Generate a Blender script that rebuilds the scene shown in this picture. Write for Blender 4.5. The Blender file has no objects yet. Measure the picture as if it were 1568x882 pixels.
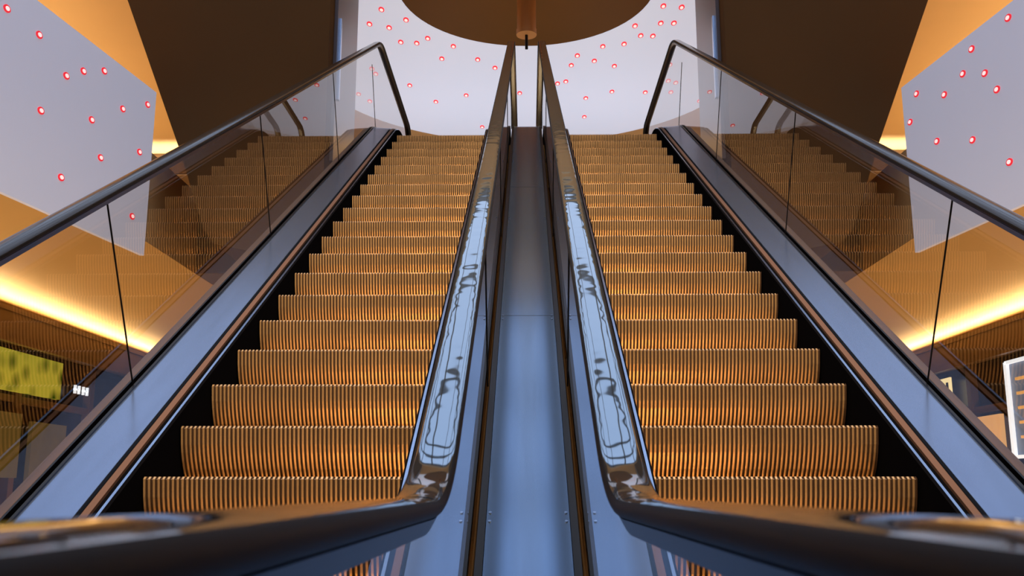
import bpy, bmesh, math, random
from mathutils import Vector
random.seed(4)
scene = bpy.context.scene
try:
    scene.view_settings.view_transform = 'Standard'
    scene.view_settings.look = 'None'
except Exception:
    pass
CAMZ = 1.15
M = math.tan(math.radians(30))
ZL = 5.5

# ------------------------------------------------------------ materials
def mat(name, col, rough=.5, metal=0., ior=1.5, emis=None, estr=0., noise=0., nscale=8., bump=0., bscale=20., aniso=None, coat=0., spec=.5):
    m = bpy.data.materials.new(name); m.use_nodes = True
    nt = m.node_tree; b = nt.nodes['Principled BSDF']
    b.inputs['Base Color'].default_value = (*col, 1)
    b.inputs['Roughness'].default_value = rough
    b.inputs['Metallic'].default_value = metal
    b.inputs['IOR'].default_value = ior
    b.inputs['Specular IOR Level'].default_value = spec
    if emis:
        b.inputs['Emission Color'].default_value = (*emis, 1)
        b.inputs['Emission Strength'].default_value = estr
    tc = nt.nodes.new('ShaderNodeTexCoord')
    if noise > 0:
        n = nt.nodes.new('ShaderNodeTexNoise'); n.inputs['Scale'].default_value = nscale
        n.inputs['Detail'].default_value = 4
        mp = nt.nodes.new('ShaderNodeMapping')
        if aniso: mp.inputs['Scale'].default_value = aniso
        nt.links.new(tc.outputs['Object'], mp.inputs[0]); nt.links.new(mp.outputs[0], n.inputs['Vector'])
        r = nt.nodes.new('ShaderNodeMapRange')
        r.inputs['To Min'].default_value = 1 - noise; r.inputs['To Max'].default_value = 1 + noise
        nt.links.new(n.outputs['Fac'], r.inputs['Value'])
        vm = nt.nodes.new('ShaderNodeVectorMath'); vm.operation = 'SCALE'
        vm.inputs[0].default_value = col
        nt.links.new(r.outputs[0], vm.inputs['Scale'])
        nt.links.new(vm.outputs[0], b.inputs['Base Color'])
    if bump > 0:
        n2 = nt.nodes.new('ShaderNodeTexNoise'); n2.inputs['Scale'].default_value = bscale
        n2.inputs['Detail'].default_value = 1
        nt.links.new(tc.outputs['Object'], n2.inputs['Vector'])
        bp = nt.nodes.new('ShaderNodeBump'); bp.inputs['Strength'].default_value = bump
        bp.inputs['Distance'].default_value = .01
        nt.links.new(n2.outputs['Fac'], bp.inputs['Height'])
        nt.links.new(bp.outputs[0], b.inputs['Normal'])
    return m

def glass_mat(name, tint, f0=.05):
    m = bpy.data.materials.new(name); m.use_nodes = True
    nt = m.node_tree; nt.nodes.clear()
    N = nt.nodes.new; Lk = nt.links.new
    out = N('ShaderNodeOutputMaterial'); mix = N('ShaderNodeMixShader'); geo = N('ShaderNodeNewGeometry')
    dot = N('ShaderNodeVectorMath'); dot.operation = 'DOT_PRODUCT'
    Lk(geo.outputs['Normal'], dot.inputs[0]); Lk(geo.outputs['Incoming'], dot.inputs[1])
    ab = N('ShaderNodeMath'); ab.operation = 'ABSOLUTE'; Lk(dot.outputs['Value'], ab.inputs[0])
    om = N('ShaderNodeMath'); om.operation = 'SUBTRACT'; om.inputs[0].default_value = 1; Lk(ab.outputs[0], om.inputs[1])
    pw = N('ShaderNodeMath'); pw.operation = 'POWER'; pw.inputs[1].default_value = 5; Lk(om.outputs[0], pw.inputs[0])
    ma = N('ShaderNodeMath'); ma.operation = 'MULTIPLY_ADD'; ma.inputs[1].default_value = 1-f0; ma.inputs[2].default_value = f0
    Lk(pw.outputs[0], ma.inputs[0])
    tr = N('ShaderNodeBsdfTransparent'); tr.inputs[0].default_value = (*tint, 1)
    gl = N('ShaderNodeBsdfGlossy'); gl.inputs['Roughness'].default_value = .0
    Lk(ma.outputs[0], mix.inputs[0]); Lk(tr.outputs[0], mix.inputs[1]); Lk(gl.outputs[0], mix.inputs[2]); Lk(mix.outputs[0], out.inputs[0])
    return m

m_rib = mat('step_cast_alloy', (.64, .405, .20), .28, .7, noise=.35, nscale=4)
m_groove = mat('step_groove', (.045, .021, .009), .6, .2)
m_deck = mat('blue_satin_steel', (.26, .345, .54), .22, .9, noise=.10, nscale=3, aniso=(6, .6, .6))
m_deck_c = mat('divider_satin_steel', (.18, .28, .46), .16, .9, noise=.12, nscale=3, aniso=(8, .4, .4))
m_black = mat('black_skirt', (.003, .003, .004), .6, spec=0.)
m_side = mat('handrail_side_rubber', (.006, .006, .007), .5, spec=.1)
m_gasket = mat('black_gasket', (.004, .004, .006), .3, spec=.3)
m_brush = mat('brown_brush', (.12, .06, .035), .5, .3)
m_edge = mat('bright_edge_steel', (.5, .6, .8), .2, 1)
m_rail_in = mat('polished_handrail', (.36, .43, .50), .04, .94, bump=.14, bscale=10)
m_rail_out = mat('black_handrail', (.010, .008, .007), .14, 0, ior=1.4)
m_glass = glass_mat('balustrade_glass', (.93, .90, .86), .09)
m_white = mat('white_lavender_panel_glow', (.64, .64, .72), .5, emis=(.62, .62, .76), estr=.36, noise=.04, nscale=.5)  # emission stands in for light falling on the side panels
m_whitec = mat('white_ceiling_panel_glow', (.62, .64, .72), .5, emis=(.56, .63, .79), estr=.64, noise=.04, nscale=.4)  # glow put into the panel in place of lamps lighting the oval
m_orange = mat('golden_plaster', (.70, .46, .20), .6, noise=.06, nscale=.8)
m_orange_d = mat('golden_disc_paint', (.17, .080, .012), .6, .1, noise=.05, nscale=1, spec=.2)
m_brown = mat('brown_bulkhead_paint', (.115, .058, .020), .8, noise=.10, nscale=.7, spec=.1)
m_grayp = mat('mauve_panel', (.22, .18, .18), .3, .3)
m_dark = mat('dark_shopfront', (.02, .014, .010), .25, noise=.2, nscale=3)
m_fascia = mat('bronze_fascia', (.18, .10, .04), .5, .3, noise=.1, nscale=2)
m_floor = mat('floor_stone', (.28, .20, .13), .15, noise=.15, nscale=2)
m_wall = mat('warm_wall', (.30, .17, .07), .6, noise=.08, nscale=1)
m_wallb = mat('dark_brown_wall', (.10, .055, .025), .6, noise=.08, nscale=1)
m_frame = mat('skylight_frame', (.05, .06, .08), .5)
m_copper = mat('copper_tube', (.85, .48, .22), .35, .6)
m_red = mat('red_lamp_ring', (.7, .02, .03), .4, emis=(1, .02, .04), estr=.65)
m_lampw = mat('lamp_lens', (.9, .75, .75), .3, emis=(1, .75, .72), estr=.9)

# ------------------------------------------------------------ mesh helpers
def mesh_obj(name, verts, faces, mats, fm=None, smooth=False, parent=None):
    me = bpy.data.meshes.new(name); me.from_pydata(verts, [], faces); me.update()
    for m in mats: me.materials.append(m)
    if fm: me.polygons.foreach_set('material_index', fm)
    bm = bmesh.new(); bm.from_mesh(me); bmesh.ops.recalc_face_normals(bm, faces=bm.faces); bm.to_mesh(me); bm.free()
    if smooth: me.polygons.foreach_set('use_smooth', [True] * len(me.polygons))
    o = bpy.data.objects.new(name, me); scene.collection.objects.link(o)
    if parent: o.parent = parent
    return o

class MB:
    def __init__(s): s.v = []; s.f = []; s.m = []
    def box(s, x0, x1, y0, y1, z0, z1, mi=0):
        b = len(s.v)
        s.v += [(x0,y0,z0),(x1,y0,z0),(x1,y1,z0),(x0,y1,z0),(x0,y0,z1),(x1,y0,z1),(x1,y1,z1),(x0,y1,z1)]
        for q in [(0,3,2,1),(4,5,6,7),(0,1,5,4),(1,2,6,5),(2,3,7,6),(3,0,4,7)]:
            s.f.append(tuple(b+i for i in q)); s.m.append(mi)
    def prism(s, pts, fn, a, c, mi=0):
        b = len(s.v); n = len(pts)
        s.v += [fn(u, v, a) for u, v in pts] + [fn(u, v, c) for u, v in pts]
        s.f.append(tuple(b+i for i in range(n))); s.m.append(mi)
        s.f.append(tuple(b+n+i for i in reversed(range(n)))); s.m.append(mi)
        for i in range(n):
            j = (i+1) % n
            s.f.append((b+i, b+j, b+n+j, b+n+i)); s.m.append(mi)
    def sweep(s, path, sec, mi=0, mis=None):
        b = len(s.v); n = len(sec); L = len(path)
        for i, (y, z) in enumerate(path):
            p0 = path[max(i-1, 0)]; p1 = path[min(i+1, L-1)]
            ty, tz = p1[0]-p0[0], p1[1]-p0[1]; l = math.hypot(ty, tz) or 1
            ny, nz = -tz/l, ty/l
            for x, h in sec: s.v.append((x, y+ny*h, z+nz*h))
        for i in range(L-1):
            for k in range(n):
                k2 = (k+1) % n
                s.f.append((b+i*n+k, b+i*n+k2, b+(i+1)*n+k2, b+(i+1)*n+k)); s.m.append(mis[k] if mis else mi)
        s.f.append(tuple(b+k for k in range(n))); s.m.append(mi)
        s.f.append(tuple(b+(L-1)*n+k for k in reversed(range(n)))); s.m.append(mi)
    def cyl(s, c, ax_u, ax_v, ax_w, ru, rv, h, mi=0, n=16):
        b = len(s.v); c = Vector(c); u = Vector(ax_u); v = Vector(ax_v); w = Vector(ax_w)
        for hh in (0, h):
            for i in range(n):
                a = 2*math.pi*i/n
                s.v.append(tuple(c+u*(ru*math.cos(a))+v*(rv*math.sin(a))+w*hh))
        s.f.append(tuple(b+i for i in range(n))); s.m.append(mi)
        s.f.append(tuple(b+n+i for i in range(n))); s.m.append(mi)
        for i in range(n):
            j = (i+1) % n
            s.f.append((b+i, b+j, b+n+j, b+n+i)); s.m.append(mi)
    def obj(s, name, mats, smooth=False, parent=None):
        return mesh_obj(name, s.v, s.f, mats, s.m, smooth, parent)

def polypath(y0, y1, zb, c, zt, rb=1.2, rt=1.2, n=10, inc=16):
    yb = (zb-c)/M; yt = (zt-c)/M; t30 = math.tan(math.radians(15))
    Tb, Tt = rb*t30, rt*t30
    P = [(y0, zb)]
    for i in range(n+1):
        a = math.radians(-90+30*i/n); P.append((yb-Tb+rb*math.cos(a), zb+rb+rb*math.sin(a)))
    a0 = P[-1]; a = math.radians(120); a1 = (yt+Tt+rt*math.cos(a), zt-rt+rt*math.sin(a))
    for i in range(1, inc): P.append((a0[0]+(a1[0]-a0[0])*i/inc, a0[1]+(a1[1]-a0[1])*i/inc))
    for i in range(n+1):
        a = math.radians(120-30*i/n); P.append((yt+Tt+rt*math.cos(a), zt-rt+rt*math.sin(a)))
    P.append((y1, zt))
    return P

def interp(P, y):
    for (a, b), (c, d) in zip(P, P[1:]):
        if a <= y <= c: return b+(d-b)*(y-a)/max(c-a, 1e-6)
    return P[0][1] if y < P[0][0] else P[-1][1]

Y0, Y1 = -.7, 14.6
NOSE = polypath(Y0, Y1, .02, CAMZ-2.293, ZL, 1.2, 1.2)
DECK = polypath(Y0, Y1, .10, CAMZ-2.22, ZL+.08, 1.2, 1.2)
RAIL = polypath(Y0, Y1, 1.138, CAMZ-1.100, 6.80, .9, .9, n=16)

# ------------------------------------------------------------ escalator
def build_escalator(name, xc, outer):
    root = bpy.data.objects.new(name, None); scene.collection.objects.link(root)
    V = []; F = []; FM = []
    nr = 54; hw = .53; p = 2*hw/nr; g = .008
    xs = []
    for i in range(nr):
        x = -hw+i*p
        xs += [(x, 0), (x+.46*p, 0), (x+.60*p, 1), (x+.88*p, 1)]
    xs.append((hw, 0))
    for k in range(-8, 20):
        y = 4.062+.4*k; z = interp(NOSE, y); zp = interp(NOSE, y-.4)
        h = max(z-zp, .004)
        prof = [(y+.54, z, 0, 1), (y+.012, z, 0, 1), (y, z-min(.010, h*.3), -1, .3)]
        for j in range(1, 9):
            s_ = j/8; prof.append((y+.004+.16*s_**2.0, z-.01-(h+.06)*s_, -1, 0))
        b = len(V); n = len(prof)
        for x, low in xs:
            for (py, pz, ny, nz) in prof:
                V.append((xc+x, py-ny*g*low, pz-nz*g*low))
        for i in range(len(xs)-1):
            gm = 0 if (xs[i][1] == 0 and xs[i+1][1] == 0) else 1
            for j in range(n-1):
                F.append((b+i*n+j, b+(i+1)*n+j, b+(i+1)*n+j+1, b+i*n+j+1)); FM.append(gm)
    mesh_obj('steps', V, F, [m_rib, m_groove], FM, parent=root)
    for s in (-1, 1):
        inner = (s != outer)
        X = lambda u: xc+s*u
        def strip(u0, u1, h0, h1, th, nm, m, path=DECK):
            mb = MB(); mb.sweep(path, [(X(u0), h0), (X(u1), h1), (X(u1), h1-th), (X(u0), h0-th)]); return mb.obj(nm, [m], parent=root)
        strip(.540, .550, -.02, -.02, .50, 'skirt', m_black)
        strip(.550, .562, -.012, -.012, .02, 'skirt_edge', m_edge)
        strip(.562, .584, -.02, -.02, .02, 'shadow_gap', m_black)
        strip(.584, .612, -.006, -.004, .02, 'brush_strip', m_brush)
        strip(.612, .630, -.02, -.02, .02, 'trim_gap', m_black)
        strip(.630, .825, .0, .012, .03, 'deck', m_deck)
        strip(.825, .838, .022, .022, .05, 'glass_gasket', m_gasket)
        strip(.862, .872, .022, .022, .05, 'glass_gasket_back', m_gasket)
        if not inner:
            strip(.872, .93, .01, .0, .04, 'outer_deck', m_fascia)
            strip(.93, .94, .0, .0, .75, 'side_cladding', m_fascia)
        gx = X(.85)
        hr = list(RAIL)
        R = .36
        st = [(Y0-R*math.sin(a), RAIL[0][1]-R+R*math.cos(a)) for a in [math.pi*(1-i/14) for i in range(14)]]
        st = [(Y0+.5, RAIL[0][1]-2*R)]+st
        en = [(Y1+R*math.sin(a), RAIL[-1][1]-R+R*math.cos(a)) for a in [math.pi*(i/14) for i in range(1, 15)]]
        full = st+hr+en+[(Y1-.5, RAIL[-1][1]-2*R)]
        sec = []; mis = []
        for i in range(28):
            a = 2*math.pi*i/28; c_, s_ = math.cos(a), math.sin(a)
            sec.append((gx+.046*math.copysign(abs(c_)**.7, c_), -.019+.019*math.copysign(abs(s_)**.85, s_)))
            am = a+math.pi/28
            mis.append(0 if (math.sin(am) > (.55 if inner else .2)) else 1)
        mb = MB(); mb.sweep(full, sec, 1, mis); mb.obj('handrail', [m_rail_in if inner else m_rail_out, m_side], smooth=True, parent=root)
        mb = MB(); mb.sweep(full, [(gx-.034, -.036), (gx+.034, -.036), (gx+.02, -.062), (gx-.02, -.062)]); mb.obj('handrail_guide', [m_gasket], parent=root)
        n = len(RAIL)
        top = [(y, z-.05) for y, z in RAIL]; bot = [(y, interp(DECK, y)) for y, z in RAIL]
        V2, F2 = [], []
        b = 0
        for i in range(n):
            V2.append((gx, top[i][0], top[i][1])); V2.append((gx, bot[i][0], bot[i][1]-.01))
        for i in range(n-1):
            F2.append((b+2*i, b+2*i+2, b+2*i+3, b+2*i+1))
        for (yy, zt, sg) in ((Y0, RAIL[0][1]-.05, -1), (Y1, RAIL[-1][1]-.05, 1)):
            b2 = len(V2); rr = .33; pts = [(yy+sg*rr*math.sin(a), zt-rr+rr*math.cos(a)) for a in [math.pi*i/12 for i in range(13)]]
            for (a_, c_) in pts: V2.append((gx, a_, c_))
            F2.append(tuple(range(b2, b2+13)))
        me = bpy.data.meshes.new('glass_panels'); me.from_pydata(V2, [], F2); me.materials.append(m_glass)
        o = bpy.data.objects.new('glass_panels', me); scene.collection.objects.link(o); o.parent = root
        mb = MB()
        for sy in (4.68, 7.0, 9.4, 11.6):
            z = interp(DECK, sy); L = .96 if sy < 11 else .8; ty, tz = -.5, .866
            a = (sy, z); c = (sy+ty*L, z+tz*L); w = .0014; dy, dz = .866*w, .5*w
            mb.prism([(a[0]-dy, a[1]-dz), (a[0]+dy, a[1]+dz), (c[0]+dy, c[1]+dz), (c[0]-dy, c[1]-dz)], lambda u, v, w_: (w_, u, v), gx-.004, gx+.004)
        mb.obj('glass_joints', [m_gasket], parent=root)
    mb = MB()
    low = [(y, z-.45) for y, z in NOSE]; lowb = [(y, z-1.0) for y, z in NOSE]
    for i in range(len(low)-1):
        a, b_, c, d = low[i], low[i+1], lowb[i+1], lowb[i]
        if b_[1] < -.3: continue
        mb.prism([a, b_, c, d], lambda u, v, w: (w, u, v), xc-.84, xc+.84)
    mb.obj('truss', [m_fascia], parent=root)
    mb = MB(); mb.box(xc-.53, xc+.53, -1.6, .9, .0, .035); mb.box(xc-.53, xc+.53, 12.1, 14.9, ZL-.02, ZL+.02)
    mb.obj('comb_plates', [m_edge], parent=root)
    return root
build_escalator('escalator', -1.04, -1)
build_escalator('escalator', 1.04, 1)

# ------------------------------------------------------------ central divider
root = bpy.data.objects.new('central_divider', None); scene.collection.objects.link(root)
mb = MB(); mb.sweep(DECK, [(-.150, .014), (.150, .014), (.150, -.03), (-.150, -.03)]); mb.obj('divider_panel', [m_deck_c], parent=root)
for s in (-1, 1):
    mb = MB(); mb.sweep(DECK, [(s*.152, .022), (s*.168, .022), (s*.168, -.03), (s*.152, -.03)]); mb.obj('divider_gasket', [m_gasket], parent=root)
mb = MB()
U = Vector((0, .866, .5)); N = Vector((0, -.5, .866)); XX = Vector((1, 0, 0))
for sy in (3.63, 5.45, 7.4, 9.4):
    for dy in (0, .05):
        y = sy+dy; z = interp(DECK, y)
        for x in (-.138, .138): mb.cyl(Vector((x, y, z))+N*.012, XX, U, N, .006, .006, .006, n=10)
        for x in (-.195-.02, .195+.02): mb.cyl(Vector((x, y, z))+N*.005, XX, U, N, .006, .006, .012, n=10)
mb.obj('rivets', [m_edge], parent=root)
mb = MB()
for sy in (5.5, 8.4):
    z = interp(DECK, sy); c = Vector((0, sy, z))+N*.0145
    b = len(mb.v)
    for sx, su in ((-1, -1), (1, -1), (1, 1), (-1, 1)): mb.v.append(tuple(c+XX*.149*sx+U*.002*su))
    mb.f.append((b, b+1, b+2, b+3)); mb.m.append(0)
mb.obj('panel_seams', [m_gasket], parent=root)

# ------------------------------------------------------------ shell
def R(z): return z+CAMZ
ZC = R(8.5)
mb = MB(); mb.box(-12, 12, -8, 24, -.15, 0); mb.obj('floor', [m_floor])
mb = MB(); mb.box(-12.2, -12, -8, 24, -.15, ZC+.2); mb.obj('wall_left', [m_wall])
mb = MB(); mb.box(12, 12.2, -8, 24, -.15, ZC+.2); mb.obj('wall_right', [m_wall])
mb = MB(); mb.box(-12.2, 12.2, 24, 24.2, -.15, ZC+.2); mb.obj('wall_back', [m_wallb])
mb = MB(); mb.box(-12.2, 12.2, -8.2, -8, -.15, ZC+.2); mb.obj('wall_front', [m_wall])
SX, SY0, SY1 = 8.0, -5.0, 12.2
mb = MB()
mb.box(-12, -SX, -8, 24, ZC, ZC+.2); mb.box(SX, 12, -8, 24, ZC, ZC+.2)
mb.box(-SX, SX, SY1, 24, ZC, ZC+.2); mb.box(-SX, SX, -8, SY0, ZC, ZC+.2)
mb.obj('ceiling', [m_orange])
mb = MB()
x = -7.5
while x < 7.6:
    mb.box(x-.05, x+.05, SY0, SY1, ZC+.2, ZC+.45); x += 1.5
y = SY0
while y < SY1+.1:
    mb.box(-SX, SX, y-.05, y+.05, ZC+.2, ZC+.45); y += 1.72
mb.obj('skylight_frame', [m_frame])

def fx(y): return 4.88+.1405*(12.1-y)
galleries = {}
for s, nm in ((-1, 'left'), (1, 'right')):
    root = bpy.data.objects.new('dotted_fascia', None); scene.collection.objects.link(root); galleries[s] = root
    mb = MB()
    mb.prism([(s*12, -8), (s*(fx(-8)+.06), -8), (s*4.94, 12.1), (s*4.94, 24), (s*12, 24)], lambda u, v, w: (u, v, w), R(3.15), ZL)
    mb.obj('upper_floor_'+nm, [m_orange])
    mb = MB()
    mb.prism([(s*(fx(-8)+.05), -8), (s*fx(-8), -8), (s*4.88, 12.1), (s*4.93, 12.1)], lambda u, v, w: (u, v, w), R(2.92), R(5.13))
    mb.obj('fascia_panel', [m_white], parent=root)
mb = MB(); mb.box(-4.93, 4.93, 14.2, 24, R(3.15), ZL); mb.box(-2.07, 2.07, 11.95, 14.2, ZL-.6, ZL-.03); mb.obj('landing_floor', [m_fascia])
for s in (-1, 1):
    mb = MB(); zc = ZC-.01
    mb.prism([(s*2.67, zc), (s*6.25, zc), (s*5.44, R(6.52)), (s*4.60, R(4.42)), (s*4.2, R(3.3)), (s*4.05, R(3.12)), (s*3.56, R(3.02)), (s*2.67, R(3.0))], lambda u, v, w: (u, w, v), 12.3, 14.2)
    mb.obj('bulkhead', [m_brown])
    mb = MB(); mb.box(min(s*2.62, s*2.668), max(s*2.62, s*2.668), 12.6, 14.1, ZL, zc); mb.box(min(s*2.58, s*2.62), max(s*2.58, s*2.62), 12.65, 12.72, ZL+.9, ZL+2.1, 1)
    mb.obj('bulkhead_side_panel', [m_grayp, m_edge])

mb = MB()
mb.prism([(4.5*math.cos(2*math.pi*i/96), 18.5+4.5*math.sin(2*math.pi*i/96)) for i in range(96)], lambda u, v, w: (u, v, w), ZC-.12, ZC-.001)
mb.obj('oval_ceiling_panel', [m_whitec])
mb = MB()
DR = 2.2; DY = 15.36
mb.prism([(DR*math.cos(2*math.pi*i/72), DY+DR*math.sin(2*math.pi*i/72)) for i in range(72)], lambda u, v, w: (u, v, w), ZC-.15, ZC-.121)
mb.obj('golden_ceiling_disc', [m_orange_d])
mb = MB()
mb.cyl((0, DY, R(7.6)), (1,0,0), (0,1,0), (0,0,1), .16, .16, ZC-.15-R(7.6), 0, 32)
mb.cyl((0, DY, R(7.5)), (1,0,0), (0,1,0), (0,0,1), .17, .17, .1, 0, 32)
mb.cyl((0, DY, R(7.25)), (1,0,0), (0,1,0), (0,0,1), .025, .025, .25, 1, 16)
mb.obj('pendant_tube', [m_copper, m_gasket], smooth=False)

dots = [(-2.88,16.65),(-2.58,16.1),(-2.54,16.8),(-2.4,17.4),(-2.19,16.5),(-2.1,17.45),(-1.87,17.25),(-1.68,18.15),(-1.41,17.6),(-.97,18.2),(-1.31,20),(-2.47,19.45),(-2,20.35),(-3.1,18.85),(-3.45,20.3),(-1.05,21.9),(-.64,18.6),(-3.9,19.4),
 (1,18.05),(.9,18.5),(1.35,18.3),(1.47,17.65),(1.77,18.55),(1.87,17.55),(2.15,17.2),(2.38,17.22),(2.46,16.7),(2.7,16.7),(.65,19.4),(.82,19.3),(1.29,20.2),(1.83,19.85),(1.32,21.3),(2.55,19.9),(3.1,19.9),(3.8,20.4),(2.42,16.05),(2.75,16.1),(2,16.8),(-.15,19.9)]
mb = MB()
for x, y in dots:
    mb.cyl((x, y, ZC-.135), (1,0,0), (0,1,0), (0,0,1), .050, .088, .015, 0, 20)
    mb.cyl((x, y, ZC-.14), (1,0,0), (0,1,0), (0,0,1), .030, .054, .006, 1, 20)
mb.obj('ceiling_downlights', [m_red, m_lampw])
dl = [(9.68,4.77),(10.2,4.53),(10.5,4.72),(10.9,4.9),(9.83,3.97),(10.74,4.22),(11.35,4.6),(11.9,4.88),(10.98,3.84),(11.8,4.2),(10.28,3.37),(11.75,3.34),(9.15,4.8),(8.6,4.1),(8.0,3.4),(7.3,4.4)]
dr = [(10.55,4.94),(9.87,4.98),(10.76,4.73),(10.36,4.56),(10.18,4.29),(11.75,4.9),(11.16,4.64),(11.95,4.6),(11.4,4.14),(10.7,3.9),(10.1,3.43),(9.3,4.2),(8.5,3.5),(7.6,4.5)]
for s, L in ((-1, dl), (1, dr)):
    mb = MB(); t = Vector((-s*.1405, 1, 0)).normalized(); w = Vector((-s*.99, -.139, 0))
    for y, z in L:
        c = Vector((s*fx(y), y, R(z)))
        mb.cyl(c, t, (0,0,1), w, .052, .040, .012, 0, 20)
        mb.cyl(c, t, (0,0,1), w, .030, .023, .018, 1, 20)
    mb.obj('fascia_downlights', [m_red, m_lampw], parent=galleries[s])

# ------------------------------------------------------------ coves and shops
def area(name, loc, rot, sx, sy, e, col):
    l = bpy.data.lights.new(name, 'AREA'); l.shape = 'RECTANGLE'; l.size = sx; l.size_y = sy; l.energy = e; l.color = col
    o = bpy.data.objects.new(name, l); o.location = loc; o.rotation_euler = rot; scene.collection.objects.link(o); return o
for s, nm in ((-1, 'left'), (1, 'right')):
    def bx(mb, xa, xb, *r): mb.box(min(s*xa, s*xb), max(s*xa, s*xb), *r)
    mb = MB(); bx(mb, 8.38, 8.46, -7.9, 23.9, R(2.35), R(2.92)); bx(mb, 8.46, 9.1, -7.9, 23.9, R(2.50), R(2.55))
    bx(mb, 8.36, 8.38, -7.9, 23.9, R(2.35), R(2.42)); bx(mb, 8.36, 8.38, -7.9, 23.9, R(2.84), R(2.92))
    mb.obj('cove_fascia_'+nm, [m_fascia])
    area('cove_light_'+nm, (s*8.72, 8, R(2.88)), (0, math.radians(180-s*48), 0), .12, 31, 720, (1, .74, .38))
    mb = MB(); bx(mb, 6.7, 6.74, 1, 20, 0, .35); bx(mb, 7.66, 7.7, 1, 20, 0, .35); bx(mb, 6.74, 7.66, 1, 20, 0, .1)
    bx(mb, 6.7, 7.7, .96, 1.0, 0, .35); bx(mb, 6.7, 7.7, 20, 20.04, 0, .35)
    mb.obj('soffit_fill_trough', [m_fascia])  # trough added only to enclose the added floor light
    area('soffit_fill_'+nm, (s*7.2, 10.5, .2), (math.pi, 0, 0), .8, 18, 260, (1, .60, .24))  # added floor light, out of view, washing the soffit above
    mb = MB(); bx(mb, 9.1, 9.2, -7.9, 23.9, 0, R(3.15))
    y = -6
    while y < 24:
        bx(mb, 8.95, 9.1, y-.09, y+.09, 0, R(2.5), 1); y += 2.9
    bx(mb, 8.98, 9.1, -7.9, 23.9, R(1.5), R(1.62), 1)
    mb.obj('shopfront_'+nm, [m_dark, m_fascia])
    area('upper_ceiling_fill_'+nm, (s*10.5, 13, R(5.2)), (math.pi, 0, 0), 1.0, 20, 580, (1, .70, .36))  # added area light brightening the upper ceiling; no cove is built here
mb = MB(); mb.box(-11.9, 11.9, 23.35, 23.45, ZC-.75, ZC-.35); mb.obj('cove_fascia_back', [m_wallb])
area('cove_light_back', (0, 23.7, ZC-.6), (math.pi, 0, 0), 22, .3, 480, (1, .84, .56))

m_green = bpy.data.materials.new('green_sign'); m_green.use_nodes = True
nt = m_green.node_tree; b = nt.nodes['Principled BSDF']
vo = nt.nodes.new('ShaderNodeTexVoronoi'); vo.inputs['Scale'].default_value = 2.6
tc = nt.nodes.new('ShaderNodeTexCoord'); nt.links.new(tc.outputs['Object'], vo.inputs['Vector'])
cr = nt.nodes.new('ShaderNodeValToRGB'); cr.color_ramp.elements[0].color = (.02, .05, .0, 1); cr.color_ramp.elements[1].color = (.34, .32, .03, 1)
cr.color_ramp.elements[0].position = .12; cr.color_ramp.elements[1].position = .55
nt.links.new(vo.outputs['Distance'], cr.inputs[0]); nt.links.new(cr.outputs[0], b.inputs['Emission Color']); b.inputs['Emission Strength'].default_value = .75
nt.links.new(cr.outputs[0], b.inputs['Base Color'])
m_wsign = mat('white_sign', (.8, .85, .9), .4, emis=(.8, .9, 1), estr=1.0)
m_warm = mat('warm_display', (.8, .5, .2), .4, emis=(1, .55, .2), estr=.5, noise=.3, nscale=3)
m_poster = mat('poster_backlight', (.1, .13, .2), .4, emis=(.35, .42, .6), estr=.25, noise=.5, nscale=3)
m_green2 = mat('olive_display', (.1, .08, .02), .4, emis=(.25, .18, .05), estr=.15, noise=.4, nscale=4)
mb = MB(); mb.box(-8.85, -8.75, 15.9, 18.3, R(1.65), R(2.33)); mb.obj('green_shop_sign', [m_green])
mb = MB()
for y0 in (19.0, 19.36):
    mb.box(-8.84, -8.8, y0, y0+.05, R(1.84), R(2.0)); mb.box(-8.84, -8.8, y0, y0+.2, R(1.905), R(1.935)); mb.box(-8.84, -8.8, y0+.17, y0+.22, R(1.84), R(2.0))
mb.obj('shop_letter_sign', [m_wsign])
mb = MB(); mb.box(-8.94, -8.86, 16.2, 17.2, R(.2), R(1.3)); mb.box(-8.94, -8.86, 17.6, 18.9, R(.1), R(1.2)); mb.box(-8.94, -8.86, 14.6, 15.6, R(.3), R(1.4)); mb.obj('shop_window_display', [m_green2])
mb = MB()
for a in (0, 1):
    yy = 16.6 if a == 0 else 18.2
    mb.box(8.80, 8.86, yy-.05, yy+.05, R(.6), R(2.3))
mb.box(8.80, 8.86, 16.6, 18.2, R(2.26), R(2.32)); mb.box(8.80, 8.86, 16.6, 18.2, R(.55), R(.61)); mb.box(8.87, 8.90, 16.6, 18.2, R(.6), R(2.3), 1)
for i in range(5): mb.box(8.82, 8.86, 16.9, 17.9, R(.9+.26*i), R(.95+.26*i), 2)
mb.obj('illuminated_poster_frame', [m_wsign, m_poster, m_warm])
mb = MB()
mb.box(8.80, 8.84, 20.6, 21.3, R(1.75), R(2.3))
for i in range(3): mb.box(8.78, 8.80, 20.68+.2*i, 20.76+.2*i, R(1.85), R(2.2), 1)
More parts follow.
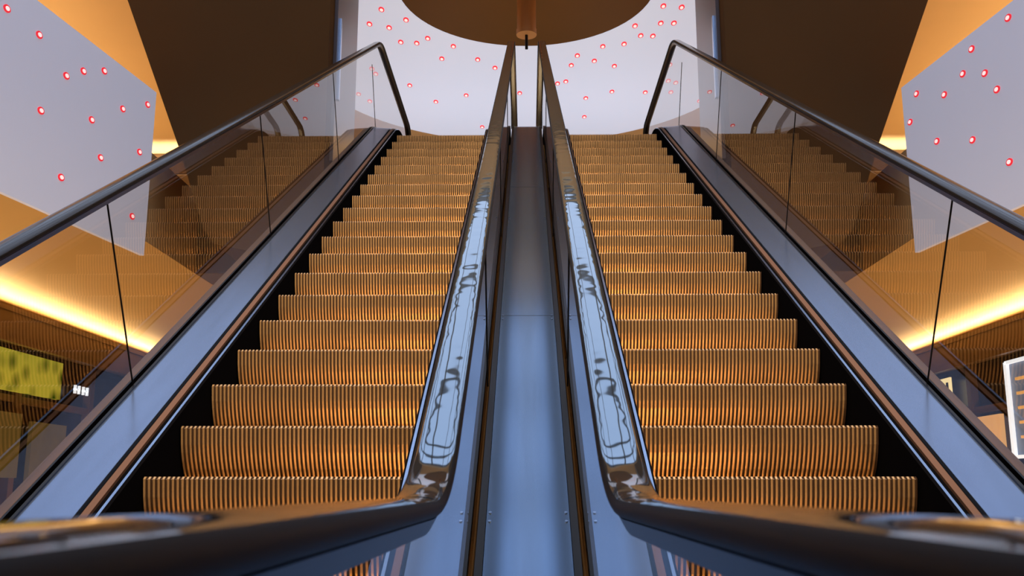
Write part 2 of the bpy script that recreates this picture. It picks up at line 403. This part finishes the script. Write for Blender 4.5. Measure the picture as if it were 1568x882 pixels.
mb.obj('shop_blade_sign', [mat('cream_sign', (.8, .7, .4), .4, emis=(1, .8, .4), estr=1.0), m_dark])
mb = MB(); mb.box(8.86, 8.94, 18.7, 20.4, R(.6), R(1.4)); mb.obj('shop_window_display', [m_warm])

# ------------------------------------------------------------ lights
def spot(name, loc, tgt, e, col, size=60, blend=.6, r=.25):
    l = bpy.data.lights.new(name, 'SPOT'); l.energy = e; l.color = col; l.spot_size = math.radians(size); l.spot_blend = blend; l.shadow_soft_size = r
    o = bpy.data.objects.new(name, l); o.location = loc
    o.rotation_euler = (Vector(tgt)-Vector(loc)).to_track_quat('-Z', 'Y').to_euler(); scene.collection.objects.link(o)
for s in (-1, 1):
    spot('step_fill_spot', (s*1.0, -1.2, 9.4), (s*1.0, 6.3, 2.6), 5600, (1, .75, .46), 62, .9, .3)  # added warm spots without fixtures, lighting the steps
    area('oval_fill', (s*2.0, 20.5, ZL+.3), (math.pi, 0, 0), 1.2, 1.2, 40, (.9, .9, 1))  # added light hidden behind the landing edge, brightens the oval
mb = MB(); mb.box(-4.2, 4.2, -7.98, -7.9, .9, 4.1); mb.obj('front_fill_backing', [m_dark])  # unseen panel backing the added front light
area('front_fill', (0, -7.85, 2.5), (math.radians(90), 0, math.pi), 8, 3, 200, (1, .70, .38))  # added light behind the camera for highlights on the step risers
area('disc_fill', (0, 15.0, ZL+.25), (math.pi, 0, 0), 1, 1, 46, (1, .70, .36))  # added light, hidden by the landing, brightens the golden disc

w = bpy.data.worlds.new('sky'); scene.world = w; w.use_nodes = True
bg = w.node_tree.nodes['Background']; bg.inputs[0].default_value = (.56, .71, 1, 1); bg.inputs[1].default_value = 1.22

cam = bpy.data.cameras.new('camera'); co = bpy.data.objects.new('camera', cam); scene.collection.objects.link(co)
co.location = (0, 0, CAMZ); co.rotation_euler = (math.radians(90+11.6), 0, math.radians(.91))
cam.sensor_width = 36; cam.lens = 34.55; cam.clip_start = .02
cam.dof.use_dof = True; cam.dof.focus_distance = 6; cam.dof.aperture_fstop = 9
scene.camera = co
